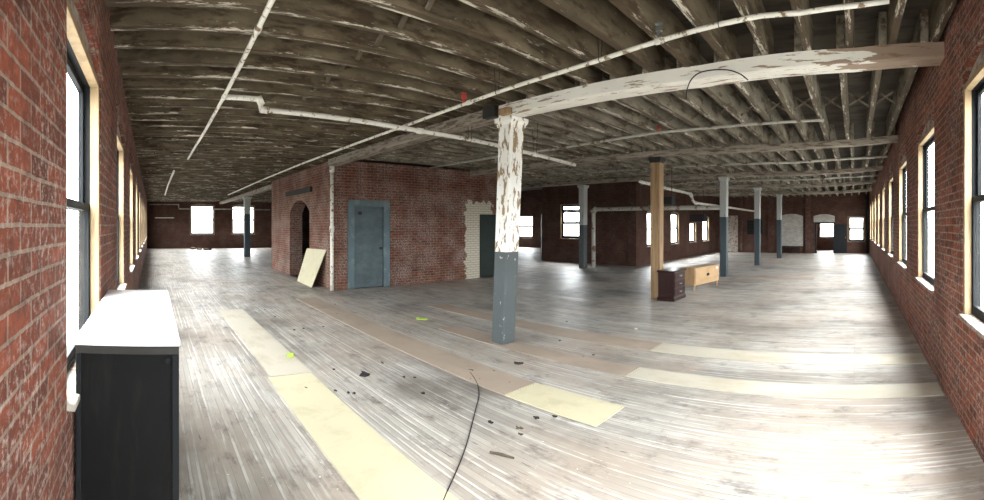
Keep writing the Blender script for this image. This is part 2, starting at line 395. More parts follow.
# brick core
arch_u = (CY1 - 13.6, CY1 - 11.78)
wall('wall_core_left', CX0, CY1, -90, CY1 - CY0 - .3, [(arch_u[0], arch_u[1], 0, 1.98, .36)], 'brick_core', .42, 3.2)
dh = [(4.8 - CX0, 5.86 - CX0, 0, 2.14, 0), (9.09 - CX0, 9.95 - CX0, 0, 1.93, 0)]
wall('wall_core_front', CX0, CY0, 0, CX1 - CX0, dh, 'brick_front', .3, 3.2)
wall('wall_core_right', CX1, CY0 + .3, 90, CY1 - CY0 - .3, [], 'brick_core', .3, 3.2)
wall('wall_core_back', CX1 - .3, CY1 , 180, CX1 - CX0 - .72, [], 'brick_core', .3, 3.2)

# floor and ceiling follow the outline
DT = .32                                        # joist depth
rects = [[(XL - TH, YR - TH), (XM + TH, YR - TH), (XM + TH, YF + TH), (XL - TH, YF + TH)],
         [(XM + TH, YR - TH), (XE + TH + 3.2, YR - TH), (XE + TH + 3.2, YN + TH), (XM + TH, YN + TH)],
         [(XM + TH, YM + .02), (XD + TH, 20.1), (XD + TH, YF + TH), (XM + TH, YF + TH)]]
def slab(bm, pts, zf0, zf1):
    a = [bm.verts.new((x, y, zf0(y))) for x, y in pts]; b = [bm.verts.new((x, y, zf1(y))) for x, y in pts]
    bm.faces.new(a[::-1]); bm.faces.new(b); n = len(a)
    for k in range(n): bm.faces.new((a[k], a[(k + 1) % n], b[(k + 1) % n], b[k]))
bm = nb()
for r in rects: slab(bm, r, lambda y: -.15, lambda y: 0)
struct(link('floor', bm, 'floor'))
bm = nb()
for r in rects[:2]:
    x0, x1, y0, y1 = r[0][0], r[1][0], r[0][1], r[2][1]
    ys = [y0, YR, 0, 1.5, y1]
    for a, b in zip(ys, ys[1:]): slab(bm, [(x0, a), (x1, a), (x1, b), (x0, b)], lambda y: 3.2 + DT + lift(max(y, YR)), lambda y: 3.9)
slab(bm, rects[2], lambda y: 3.2 + DT, lambda y: 3.9)
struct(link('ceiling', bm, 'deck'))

# ------------------------------------------------------------------ girders
def girder(x, y0, y1, label, mat='beam', w=.24, zb=3.045):
    ys = sorted({y0, y1, *[y for y in (-.4, 0, .7, 1.5) if y0 < y < y1], *[y for y in [3 + 2.5 * k for k in range(12)] if y0 < y < y1]})
    bm = nb(); rings = []
    for y in ys:
        dx = random.uniform(-.008, .008); l = lift(y); c = .018
        prof = [(-w / 2 + c, zb), (w / 2 - c, zb), (w / 2, zb + c), (w / 2, 3.2), (-w / 2, 3.2), (-w / 2, zb + c)]
        rings.append([bm.verts.new((dx + px, y, z + l)) for px, z in prof])
    for A, B in zip(rings, rings[1:]):
        for k in range(6): bm.faces.new((A[k], A[(k + 1) % 6], B[(k + 1) % 6], B[k]))
    bm.faces.new(rings[0]); bm.faces.new(rings[-1][::-1])
    o = link('ceiling_beam', bm, mat); o.location.x = x
    return tag(o, label, 'beam')
girder(4.33, YR, 4.31, 'thick white peeling ceiling beam from the right wall to the chipped white column')
girder(4.33, 4.315, CY0, 'greyer ceiling beam from the chipped white column back to the brick core', 'beam_far', .25)  # greyer tone than the length reaching the right wall
girder(8.8, YR, CY0, 'whitish ceiling beam resting on the bare wood post', 'beam_far', .2, 3.08)
girder(13.3, YR, YN + 20, 'ceiling beam over the grey column just beyond the light wooden sideboard', 'beam_far', .2, 3.08)
girder(17.4, YR, YN, 'ceiling beam over the second grey column beyond the sideboard', 'beam_far', .2, 3.08)
girder(21.4, YR, YN, 'farthest ceiling beam, over the last column before the end wall', 'beam_far', .2, 3.08)
girder(4.75, CY1, YF, 'dark ceiling beam over the column before the two far left windows', 'beam_far')

# ------------------------------------------------------------------ joists
BAYS = [  # x0, x1, y-offset, y1, gaps, wording, group, material
    (XL, 4.44, 0, YF, [], 'over the left aisle', 'joists of the left aisle', 'joist'),
    (4.22, 8.9, .09, CY0 - .1, [], 'between the first two beams', 'joists between the first two beams', 'joist_grey'),
    (8.7, 13.4, 0, CY0 + 3, [], 'behind the bare post beam', 'joists beyond the bare post beam', 'joist_grey'),
    (13.2, 17.5, .09, YN - .1, [], 'beyond the third beam', 'joists beyond the third beam', 'joist_grey'),
    (17.3, 21.5, 0, YN - .1, [], 'beyond the fourth beam', 'joists beyond the fourth beam', 'joist_grey'),
    (21.3, XE, .09, YN - .1, [], 'at the far end wall', 'joists at the end wall', 'joist_grey'),
]
def joist_mesh(length, seed):
    rnd = random.Random(seed); bm = nb(); n = 8; w = .078; rings = []
    for i in range(n + 1):
        x = length * i / n; dy = rnd.uniform(-.004, .004); dz = rnd.uniform(-.004, .002) if 0 < i < n else 0
        rings.append([bm.verts.new((x, dy + sy * w / 2, z)) for sy, z in ((-1, .012 + dz), (-.8, dz), (.8, dz), (1, .012 + dz), (1, .32), (-1, .32))])
    for A, B in zip(rings, rings[1:]):
        for k in range(6): bm.faces.new((A[k], A[(k + 1) % 6], B[(k + 1) % 6], B[k]))
    bm.faces.new(rings[0]); bm.faces.new(rings[-1][::-1])
    bmesh.ops.recalc_face_normals(bm, faces=bm.faces)
    me = bpy.data.meshes.new('ceiling_joist'); bm.to_mesh(me); bm.free(); return me
for bi, (x0, x1, off, y1, gaps, word, grp, mat) in enumerate(BAYS):
    meshes = [joist_mesh(x1 - x0, bi * 10 + k) for k in range(3)]
    for me in meshes: me.materials.append(M[mat])
    k = 0; y = YR + .1 + off if off == 0 else YR + .1 + off
    while y < y1 - .05:
        k += 1
        hid = False
        o = bpy.data.objects.new('ceiling_joist', meshes[k % 3]); C.objects.link(o)
        o.location = (x0, y, 3.2 + lift(y) + .001)
        tag(o, 'ceiling joist %s, %s from the right-hand wall' % (word, ordw(k)), 'joist', grp)
        y += .4
# header joists beyond the core, seen over the far left floor
me = joist_mesh(5.0, 99); me.materials.append(M['joist'])
k = 0; y = CY1 + .4
while y < YF - .1:
    k += 1
    o = bpy.data.objects.new('ceiling_joist', me); C.objects.link(o); o.location = (4.7, y + .09, 3.201)
    tag(o, 'dark ceiling joist behind the brick core, %s past its back corner' % ordw(k), 'joist', 'joists behind the brick core')
    y += .4

# cross bridging between joists
def bridging_mesh():
    bm = nb()
    for s in (-1, 1):
        mt = Matrix.Translation((s * .022, .2, .16)) @ Matrix.Rotation(s * math.atan2(.2, .3), 4, 'X')
        box(bm, -.02, .02, -.19, .19, -.012, .012, 0, mt)
    bmesh.ops.recalc_face_normals(bm, faces=bm.faces)
    me = bpy.data.meshes.new('cross_bridging'); bm.to_mesh(me); bm.free(); me.materials.append(M['joist_grey']); return me
bme = bridging_mesh()
for bx_, off, n, word, grp in ((2.0, 0, 22, 'left aisle', 'cross bridging of the left aisle'), (6.55, .09, 24, 'second bay', 'cross bridging of the second bay')):
    for k in range(n):
        y = YR + .1 + off + .4 * k
        if y < 1.5:
            pass
        o = bpy.data.objects.new('cross_bridging', bme); C.objects.link(o); o.location = (bx_, y, 3.2 + lift(y + .2))
        tag(o, 'crossed joist struts in the %s, %s pair from the right-hand wall' % (word, ordw(k + 1)), 'bridging', grp)

# ------------------------------------------------------------------ columns
def column(x, y, s, zsplit, label, upper='column_upper', lower='column_dark', lean=(0, 0), cap=True, z_top=3.08, ch=.02, name='column', capmat=None):
    root = empty(name, (x, y, 0)); tag(root, label, 'column')
    H = z_top - (.12 if cap else 0)
    bm = nb(); h = s / 2; rings = []
    zs = sorted({0, zsplit, H, *[H * i / 8 for i in range(1, 8)]})
    for z in zs:
        f = z / H; dx, dy = lean[0] * f, lean[1] * f; hh = h * (1 + .08 * (f - .5))
        prof = [(-hh + ch, -hh), (hh - ch, -hh), (hh, -hh + ch), (hh, hh - ch), (hh - ch, hh), (-hh + ch, hh), (-hh, hh - ch), (-hh, -hh + ch)]
        rings.append([bm.verts.new((a + dx, b + dy, z)) for a, b in prof])
    for (A, B), z in zip(zip(rings, rings[1:]), zs):
        for k in range(8):
            fc = bm.faces.new((A[k], A[(k + 1) % 8], B[(k + 1) % 8], B[k])); fc.material_index = 0 if z >= zsplit - 1e-6 else 1
    fc = bm.faces.new(rings[0][::-1]); fc.material_index = 1; bm.faces.new(rings[-1])
    link('shaft', bm, [upper, lower], root)
    if cap:
        bm = nb(); a = h * 1.12; b = h * 1.34; rr = []
        for hw, z in ((a, H), (a, H + .02), (b, H + .07), (b, H + .12)):
            rr.append([bm.verts.new((sx * hw + lean[0], sy * hw + lean[1], z)) for sx, sy in ((-1, -1), (1, -1), (1, 1), (-1, 1))])
        for A, B in zip(rr, rr[1:]):
            for k in range(4): bm.faces.new((A[k], A[(k + 1) % 4], B[(k + 1) % 4], B[k]))
        bm.faces.new(rr[0][::-1]); bm.faces.new(rr[-1])
        link('capital', bm, capmat or upper, root, .005)
    return root
col1 = column(4.305, 4.305, .248, 1.24, 'chipped white column with blue-grey lower half, nearest the camera', 'column_white', 'column_grey', (.075, -.085), z_top=3.04)
# bracket blocks clasping the girder over the near column
for nm, b_ in (('bracket_block', (-.2, -.1, -.02, .2, 3.045, 3.2)), ('bracket_block', (-.19, -.1, -.27, -.1, 3.045, 3.13))):
    bm = nb(); box(bm, *b_); link(nm, bm, 'raw_wood' if b_[2] < -.2 else 'iron', col1, .006)
column(8.9, 4.2, .22, 0, 'bare honey-coloured wooden post behind the dark chest of drawers', 'raw_wood', 'raw_wood', (0, 0), True, 3.08, .01, 'wooden_post', 'iron')
column(13.35, 4.0, .22, 1.85, 'grey column with pale top just right of the wooden sideboard')
column(17.3, 3.8, .22, 1.85, 'second grey column beyond the sideboard, standing mid right wing')
column(21.3, 3.6, .22, 1.85, 'farthest grey column before the white bricked-up arch')
column(13.7, 9.5, .24, 1.6, 'grey column beside the vertical pipe, left of the bare wooden post', 'column_upper', 'column_grey')
column(4.75, 22.0, .3, 2.15, 'dark column standing in front of the far left windows', 'column_upper', 'column_dark', z_top=3.0)

# ------------------------------------------------------------------ pipes
def collar(bm, p, axis, r, h=.06):
    d = Vector(axis).normalized() * h / 2; tube(bm, [Vector(p) - d, Vector(p) + d], r, 12)
def pipe(name, pts, r, mat, label, cat='pipe', joints=(), jr=1.35, parts=True):
    bm = nb(); tube(bm, pts, r, 12); o = link(name, bm, mat, None, 0, True)
    tag(o, label, cat)
    for i in joints:
        a = Vector(pts[i]); nxt = Vector(pts[min(i + 1, len(pts) - 1)]); prv = Vector(pts[max(i - 1, 0)])
        b = nb(); collar(b, a, nxt - prv, r * jr, r * 3.2); link('pipe_coupling', b, mat, o, 0, True)
    return o
def sprinkler(par, p, red=False, up=True):
    bm = nb(); z = 1 if up else -1
    tube(bm, [p, p + Vector((0, 0, .05 * z)), p + Vector((0, 0, .055 * z)), p + Vector((0, 0, .085 * z))], [.016, .016, .03, .03], 10)
    tube(bm, [p + Vector((0, 0, .11 * z)), p + Vector((0, 0, .118 * z))], .034, 12)
    for s in (-1, 1): tube(bm, [p + Vector((0, s * .024, .08 * z)), p + Vector((0, s * .01, .114 * z))], .005, 6)
    link('sprinkler_head', bm, 'red' if red else 'steel', par)

ptsA = [P(a, b, X=3.3) for a, b in ((889, 1), (860, 5), (800, 13), (760, 16), (719, 24.5), (659, 41), (600, 60), (560, 72.5), (513, 87), (469, 102.5), (418, 121), (385, 133), (350, 145.8), (300, 164.5), (262, 180), (228, 195))]
pA = pipe('sprinkler_pipe', ptsA, .02, 'pipe', 'long white sprinkler pipe crossing the near ceiling above the chipped white column', joints=(5, 9))
sprinkler(pA, P(659, 38, X=3.3)); sprinkler(pA, P(464, 103, X=3.3), True)
def hanger(par, q, r, along='Y'):
    top = 3.2 + DT + lift(q.y); d = Vector((1, 0, 0)) if along == 'Y' else Vector((0, 1, 0)); r += .004
    bm = nb(); tube(bm, [q + d * r * 2.2 + Vector((0, 0, top - q.z)), q + d * r + Vector((0, 0, r)), q + d * r - Vector((0, 0, r * .4)), q - Vector((0, 0, r)), q - d * r - Vector((0, 0, r * .4)), q - d * r + Vector((0, 0, r)), q - d * r * 2.2 + Vector((0, 0, top - q.z))], .004, 6)
    link('pipe_hanger', bm, 'iron', par)
for px, py in ((719, 24.5), (497, 93), (600, 60)): hanger(pA, P(px, py, X=3.3), .02)
ptsC = [P(a, b, X=.8) for a, b in ((272, 0), (258, 29), (240, 66), (224, 97), (205, 131), (197, 144), (188, 159))]
ptsC.insert(0, Vector((.8, 1.0, ptsC[0].z)))
pC = pipe('sprinkler_pipe', ptsC, .021, 'pipe', 'bright white pipe running lengthwise under the left aisle ceiling', joints=(4, 2))
sprinkler(pC, P(256, 12, X=.8) , False)
y0 = ptsC[4].y; x1 = P(258, 99, Y=y0); x2 = P(261.5, 110, Y=y0)
ptsB = [ptsC[4] + Vector((.03, 0, 0)), P(240, 97.7, Y=y0), P(257, 99, Y=y0), P(260, 101, Y=y0), P(261, 108, Y=y0), P(264, 110, Y=y0), P(300, 113.5, Y=y0), P(360, 121, Y=y0), P(420, 131, Y=y0), P(470, 139.5, Y=y0), P(495, 145, Y=y0), P(535, 154.5, Y=y0), P(575, 165, Y=y0)]
pB = pipe('branch_pipe', ptsB, .03, 'pipe', 'white branch pipe with a stepped elbow, passing behind the chipped white column', joints=(3, 5, 8, 11))
for q in (ptsB[9], ptsB[11]): hanger(pB, q, .03, 'X')
pK = pipe('conduit', [P(174, 171, X=.62), P(168, 185, X=.62), P(165, 195, X=.62)], .03, 'pipe', 'thin conduit far down the left aisle ceiling')
hanger(pK, P(168, 185, X=.62), .03)
ptsD = [P(824, 120, X=6.85), P(770, 123, X=6.85), P(715, 127.5, X=6.85), P(659, 132.5, X=6.85), P(610, 140, X=6.85), P(560, 148.5, X=6.85), P(496, 157, X=6.85), P(430, 168, X=6.85)]
pD = pipe('sprinkler_pipe', ptsD, .022, 'pipe_dull', 'thin dull sprinkler pipe beyond the near white beam', joints=(2, 5))
sprinkler(pD, ptsD[3], True); sprinkler(pD, ptsD[1]); sprinkler(pD, ptsD[6], False, False)
ptsE = [P(a, b, Y=5.4) for a, b in ((640, 181.5), (665, 188), (689, 193.5), (691, 195), (693, 201), (696, 203), (725, 207), (757, 211.5))]
pE = pipe('branch_pipe', ptsE, .045, 'pipe', 'white pipe with a drop, running above the wooden sideboard into the right wing', joints=(3, 5))
for q in (ptsE[1], ptsE[6]): hanger(pE, q, .045, 'X')
ptsG = [Vector((13.95, 9.2, 0)), Vector((13.95, 9.2, 2.05)), Vector((13.95, 9.15, 2.15)), Vector((13.95, 9.05, 2.18)), Vector((13.95, 6.8, 2.18)), Vector((13.95, 4.2, 2.17))]
pipe('drain_pipe', ptsG, .075, 'pipe_dull', 'thick grey pipe rising beside a column then turning level to the right', joints=(2, 4))
pipe('riser_pipe', [(4.27, 10.03, 0), (4.27, 10.03, 1.5), (4.27, 10.03, 2.96)], .045, 'pipe', 'white vertical pipe on the near corner of the brick core', joints=(1, 2))
pipe('wall_pipe', [Vector((-.2, 30.4, 3.0)), Vector((1.75, 30.4, 3.0)), Vector((1.8, 30.4, 2.98)), Vector((1.83, 30.4, 2.75)), Vector((1.9, 30.4, 2.7)), Vector((8.2, 30.4, 2.68))], .04, 'pipe_dull',
     'pale pipe stepping along the far left wall above the windows', joints=(2, 4))
pipe('wall_pipe', [(XE - .12, -.72, 0), (XE - .12, -.72, 3.1)], .07, 'iron', 'dark vertical pipe in the far right corner', joints=(1,))
ptsH = [Vector((11.1, YR + .02, 3.3)), Vector((11.1, 1.5, 3.168)), Vector((11.1, 8.0, 3.168))]
pH = pipe('sprinkler_pipe', ptsH, .03, 'pipe_dull', 'dull pipe crossing the right wing behind the bare post beam')
ptsI = [Vector((15.3, YR + .02, 3.3)), Vector((15.3, 1.5, 3.168)), Vector((15.3, 7.9, 3.168))]
pipe('sprinkler_pipe', ptsI, .03, 'pipe_dull', 'dull pipe crossing far down the right wing ceiling')
# loose cable hooked over the near beam
def smooth(pts, n=5):
    q = [pts[0]] + list(pts) + [pts[-1]]; out = []
    for i in range(1, len(q) - 2):
        for k in range(n):
            t = k / n; a, b, c, d = q[i - 1], q[i], q[i + 1], q[i + 2]
            out.append(.5 * ((2 * b) + (c - a) * t + (2 * a - 5 * b + 4 * c - d) * t * t + (3 * b - a - 3 * c + d) * t ** 3))
    return out + [pts[-1]]
cab = [P(a, b, X=4.16) for a, b in ((686, 99), (687, 90), (691, 80), (699, 73), (712, 70), (728, 70), (740, 74), (748, 80))]
tag(pipe('hanging_cable', smooth(cab), .006, 'cord', None, None), 'dark loose cable looped over the face of the near white beam', 'cable')

# ------------------------------------------------------------------ doors
d = empty('door_1', (CX0, CY0, 0)); d['kind'] = 'structure'
bm = nb()
for b_ in ((4.72, 4.9, -.04, .12, 0, 2.23), (5.74, 5.93, -.04, .12, 0, 2.23), (4.9, 5.74, -.04, .12, 2.06, 2.23)): box(bm, b_[0] - CX0, b_[1] - CX0, *b_[2:])
# the frame sits in front of the opening
for v in bm.verts: v.co.y = min(v.co.y, -.002)
link('door_frame', bm, 'blue_frame', d, .008)
bm = nb(); box(bm, 4.9 - CX0 + .005, 5.74 - CX0 - .005, .0, .045, .01, 2.055); lf = link('door_leaf', bm, 'blue_door', d, .004)
bm = nb(); cyl(bm, (5.66 - CX0, -.05, 1.0), .028, .05, 14, 'Y'); link('door_knob', bm, 'iron', lf, .004)
bm = nb(); box(bm, 5.02 - CX0, 5.12 - CX0, -.012, 0, 1.86, 1.94); link('latch_plate', bm, 'iron', lf)
d = empty('door_2', (CX0, CY0, 0)); d['kind'] = 'structure'
bm = nb(); box(bm, 9.1 - CX0, 9.94 - CX0, .1, .15, .005, 1.925); lf = link('door_leaf', bm, 'green_door', d, .004)
for z0, z1 in ((.2, .85), (1.0, 1.75)):
    bm = nb(); box(bm, 9.22 - CX0, 9.82 - CX0, .088, .1, z0, z1); link('door_panel', bm, 'green_door', lf, .006)
bm = nb(); cyl(bm, (9.86 - CX0, .05, 1.0), .025, .05, 12, 'Y'); link('door_knob', bm, 'iron', lf)
# iron lintel over the arch
bm = nb(); box(bm, CX0 - .07, CX0 - .002, 11.55, 13.85, 2.52, 2.66); tag(link('lintel', bm, 'iron', None, .008), 'dark iron lintel bar above the arched doorway of the brick core', 'lintel')
# dark door standing inside the arch
d = empty('door_3', (4.80, 11.95, 0)); d['kind'] = 'structure'
bm = nb(); box(bm, .1, .15, -.1, .85, .01, 2.2); link('door_leaf', bm, 'black_door', d, .004)
bm = nb(); cyl(bm, (.05, .75, 1.0), .03, .05, 12, 'X'); link('door_knob', bm, 'iron', d)
# end wall: black door swung open against the wall, white patched transom
d = empty('door_4', (XE, 1.15, 0)); d['kind'] = 'structure'
bm = nb(); box(bm, -.09, -.03, -.74, .02, .01, 1.64); lf = link('door_leaf', bm, 'black_door', d, .004)
bm = nb(); cyl(bm, (-.13, -.66, .9), .025, .04, 12, 'X'); link('door_knob', bm, 'brass', lf)
bm = nb()
for b_ in ((-.03, -.002, .98, 1.07, 0, 1.75), (-.03, -.002, -.08, .0, 0, 1.75), (-.03, -.002, 0, .98, 1.66, 1.75)): box(bm, *b_)
link('door_frame', bm, 'black_door', d, .004)
def panel(name, x, y, ang, prof, mat, th=.025):
    bm = nb(); vs = [bm.verts.new((u, 0, z)) for u, z in prof]; bm.faces.new(vs)
    r = bmesh.ops.extrude_face_region(bm, geom=list(bm.faces))
    for v in [g for g in r['geom'] if isinstance(g, bmesh.types.BMVert)]: v.co.y -= th
    o = link(name, bm, mat); o.location = (x, y, 0); o.rotation_euler = (0, 0, math.radians(ang)); o['kind'] = 'structure'; return o
panel('trim_1', XE, 2.3, -90, arch_pts(0, 1.2, 1.76, 2.1, .12), 'brick_white')
panel('trim_2', XE, 4.25, -90, arch_pts(0, 1.35, .4, 2.1, .14), 'brick_white')
panel('trim_3', XE, 7.45, -90, arch_pts(0, .72, 0.02, 2.15, .0), 'plaster')
# shallow brick piers on the end wall
for i, (ya, w) in enumerate(((2.62, .3), (4.75, .35), (6.5, .16))):
    bm = nb(); box(bm, XE - .12, XE - .002, ya - w / 2, ya + w / 2, 0, 3.2); struct(link('trim_%d' % (i + 4), bm, 'brick_far'))
# pier and brown boarded pilaster on the middle wall
bm = nb(); box(bm, XM - .12, XM - .002, 8.1, 8.45, 0, 3.2); struct(link('trim_7', bm, 'brick_far'))
# bricked-up opening on the far left wall
panel('trim_8', .05, YF, 0, arch_pts(0, 1.6, 1.0, 2.75, .12), 'brick_far', .05)
bm = nb(); box(bm, .2, 1.5, YF - .09, YF - .052, 2.06, 2.12); tag(link('shelf_strip', bm, 'paper'), 'thin white strip on the bricked-up opening of the far left wall', 'strip')
# dark shutters on the end wall
for ya in (5.45, 5.95):
    o = empty('shutter', (XE - .05, ya, 1.55))
    tag(o, 'black shutter panel low on the end wall, %s of a pair' % ('right' if ya < 5.7 else 'left'), 'shutter')
    bm = nb(); box(bm, -.03, .045, -.22, .22, -.5, .35); link('frame', bm, 'iron', o, .005)
    bm = nb()
    for k in range(9): box(bm, -.045, -.03, -.18, .18, -.45 + k * .085, -.4 + k * .085)
    link('slats', bm, 'black', o)
# open dark door leaf at the passage to the far room
d = empty('door_5', (XM + .03, YM + .05, 0), math.radians(-46)); d['kind'] = 'structure'
bm = nb(); box(bm, .0, .05, 0, .8, .01, 2.1); link('door_leaf', bm, 'black_door', d, .004)
bm = nb(); cyl(bm, (-.05, .72, 1.0), .03, .05, 12, 'X'); link('door_knob', bm, 'iron', d)

# rough plaster/brick soldier arches over the near windows
def arch_ring(ox, oy, ang, u0, u1, z1, rise, n, idx):
    bm = nb(); w = (u1 - u0) / 2; R = (w * w + rise * rise) / (2 * rise); cz = z1 + rise - R; a = math.asin(w / R); cx = (u0 + u1) / 2
    for i in range(n):
        t0 = -a + 2 * a * i / n; t1 = -a + 2 * a * (i + .86) / n; j = random.uniform(0, .006)
        pts = [(cx + r * math.sin(t), cz + r * math.cos(t)) for r, t in ((R + .004, t0), (R + .004, t1), (R + .2, t1), (R + .2, t0))]
        f = [bm.verts.new((u, -.002, z)) for u, z in pts]; g = [bm.verts.new((u, -.012 - j, z)) for u, z in pts]
        bm.faces.new(f); bm.faces.new(g[::-1])
        for k in range(4): bm.faces.new((f[k], g[k], g[(k + 1) % 4], f[(k + 1) % 4]))
    o = link('trim_%d' % idx, bm, 'brick'); o.location = (ox, oy, 0); o.rotation_euler = (0, 0, math.radians(ang)); o['kind'] = 'structure'
for i in range(4):
    h = lholes[i]; arch_ring(XL, YR, 90, h[0], h[1], h[3], h[4], 16, 10 + i)
    h = rholes[i]; arch_ring(XE, YR, 180, h[0], h[1], h[3], h[4], 18, 20 + i)

# ------------------------------------------------------------------ black cabinet in the near left corner
r = empty('storage_cabinet', (0, 0, 0)); r.location = (-.105, 1.88, 0)
tag(r, 'tall black wooden cabinet with bright white top beside the left wall window', 'cabinet')
W, D, H = .44, 1.46, 1.115
bm = nb(); box(bm, -W / 2, W / 2, 0.012, D, .02, H - .03); link('body', bm, 'cabinet', r, .004)
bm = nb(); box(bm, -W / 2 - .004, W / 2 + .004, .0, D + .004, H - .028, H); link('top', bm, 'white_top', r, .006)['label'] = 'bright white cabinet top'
bm = nb(); box(bm, -W / 2 + .001, W / 2 - .001, .0, .012, H - .06, H - .03); link('edge_strip', bm, 'iron', r)
bm = nb(); box(bm, -W / 2 + .001, -W / 2 + .022, .0, .012, .02, H - .062); box(bm, W / 2 - .03, W / 2 - .001, 0, .012, .02, H - .062); link('end_rail', bm, 'black', r, .002)
bm = nb(); cyl(bm, (W / 2 - .05, -.014, H - .085), .011, .026, 16, 'Y'); link('hinge_pin', bm, 'black', r, .002)
for sx in (-1, 1):
    for yy in (.04, D - .06):
        bm = nb(); box(bm, sx * (W / 2 - .03) - .02, sx * (W / 2 - .03) + .02, yy - .02, yy + .02, 0, .02); link('foot', bm, 'iron', r)

# ------------------------------------------------------------------ dark chest of drawers
r = empty('chest_of_drawers', (8.55, 3.64, 0)); tag(r, 'small dark mahogany three-drawer chest in front of the bare wooden post', 'chest')
w, d_, h = .66, .4, .64       # along X, along Y
bm = nb(); box(bm, .02, w - .02, .02, d_ - .02, .09, h - .04); link('body', bm, 'chest', r, .004)
bm = nb(); box(bm, 0, w, 0, d_, .0, .075); box(bm, .012, w - .012, .012, d_ - .012, .075, .092); link('plinth', bm, 'chest', r, .008)
bm = nb(); box(bm, -.01, w + .01, -.01, d_ , h - .04, h); link('top', bm, 'chest', r, .012)
for k in range(3):
    z0 = .11 + k * .165
    bm = nb(); box(bm, .05, w - .05, .002, .02, z0, z0 + .15); dr = link('drawer', bm, 'chest', r, .005)
    bm = nb()
    for cx in (w / 2 - .04, w / 2 + .04): tube(bm, [(cx, .002, z0 + .08), (cx, -.02, z0 + .08)], .006, 8)
    tube(bm, [(w / 2 - .05, -.02, z0 + .08), (w / 2 - .025, -.024, z0 + .066), (w / 2 + .025, -.024, z0 + .066), (w / 2 + .05, -.02, z0 + .08)], .006, 8)
    link('drawer_handle', bm, 'steel', dr)
for k in range(2):
    bm = nb(); box(bm, .008, .02, .05 + k * .16, .19 + k * .16, .14, h - .09); link('side_panel', bm, 'chest', r, .006)

# ------------------------------------------------------------------ light sideboard
r = empty('sideboard', (9.95, 3.7, 0), math.radians(-9)); tag(r, 'low honey-coloured wooden sideboard with tapered legs beside the dark chest', 'sideboard')
w, d_, h = 1.3, .4, .57
bm = nb(); box(bm, 0, w, .01, d_, .15, h - .02); link('body', bm, 'oak', r, .006)
bm = nb(); box(bm, -.012, w + .012, -.008, d_ + .01, h - .022, h); link('top', bm, 'oak', r, .006)
for k in range(2):
    x0, x1 = .03 + k * (w - .06) / 2, .03 + (k + 1) * (w - .06) / 2 - .006
    bm = nb(); box(bm, x0, x1, -.006, .01, .175, h - .045); dd = link('door', bm, 'oak', r, .004)
    bm = nb(); hx = x1 - .03 if k == 0 else x0 + .03; tube(bm, [(hx, -.006, .37), (hx, -.016, .37)], .035, 18); link('finger_pull', bm, 'black', dd)
for sx in (.05, w - .05):
    for sy in (.05, d_ - .05):
        bm = nb(); tube(bm, [(sx, sy, .15), (sx, sy, 0)], [.028, .016], 12); link('leg', bm, 'oak', r)
bm = nb(); box(bm, w - .2, w - .1, -.009, -.006, h - .1, h - .05); link('paper_tag', bm, 'paper', r)['label'] = 'white paper tag'

# ------------------------------------------------------------------ leaning sheet by the core
def board(name, corners, th, mat):
    bm = nb(); vs = [bm.verts.new(c) for c in corners]; n = (Vector(corners[1]) - Vector(corners[0])).cross(Vector(corners[3]) - Vector(corners[0])).normalized()
    f = bm.faces.new(vs); r = bmesh.ops.extrude_face_region(bm, geom=[f])
    for v in [g for g in r['geom'] if isinstance(g, bmesh.types.BMVert)]: v.co += n * th
    return link(name, bm, mat, None, .002)
tag(board('plywood_sheet', [(4.08, 12.12, .0), (3.99, 10.72, .0), (4.31, 10.5, .97), (4.31, 11.95, .94)], -.018, 'ply'),
    'pale yellow plywood sheet leaning on the brick core beside its arched doorway', 'plywood sheet')

# ------------------------------------------------------------------ strips laid on the floor
def strip(x0, x1, y0, y1, mat, label, th=.008, skew=0, k=1):
    bm = nb(); n = 6
    for i in range(n): pass
    vs = box(bm, x0, x1, y0, y1, .0005, th)
    for v in vs: v.co.x += skew * (v.co.y - y0) / (y1 - y0)
    return tag(link('floor_strip', bm, mat, None, .001), label, 'floor strip')
strip(1.14, 1.62, .6, 4.52, 'ply', 'pale yellow plywood strip on the floor nearest the camera', skew=.06)
strip(1.24, 1.70, 4.54, 8.3, 'ply_white', 'whitened plywood strip continuing past the nearest pale strip')
strip(2.97, 3.42, 1.93, 2.95, 'ply', 'yellow plywood strip ending in bare floor before the chipped column', skew=.0)
strip(2.97, 3.42, 2.96, 9.2, 'ply_stained', 'brown stained strip running toward the white riser pipe', skew=.1)
strip(4.11, 4.45, YR + .02, 2.3, 'ply_white', 'pale strip running to the right wall, nearer of two')
strip(4.11, 4.45, 2.31, 5.5, 'ply_stained', 'pinkish stained strip around the foot of the chipped column')
strip(5.1, 5.5, YR + .02, 2.5, 'ply_white', 'pale strip running to the right wall, farther of two')
strip(5.1, 5.5, 2.51, 7.2, 'ply_stained', 'stained strip on the floor behind the chipped column')
strip(13.0, 13.5, 1.2, 3.5, 'ply_stained', 'brown strip across the floor far down the right wing')

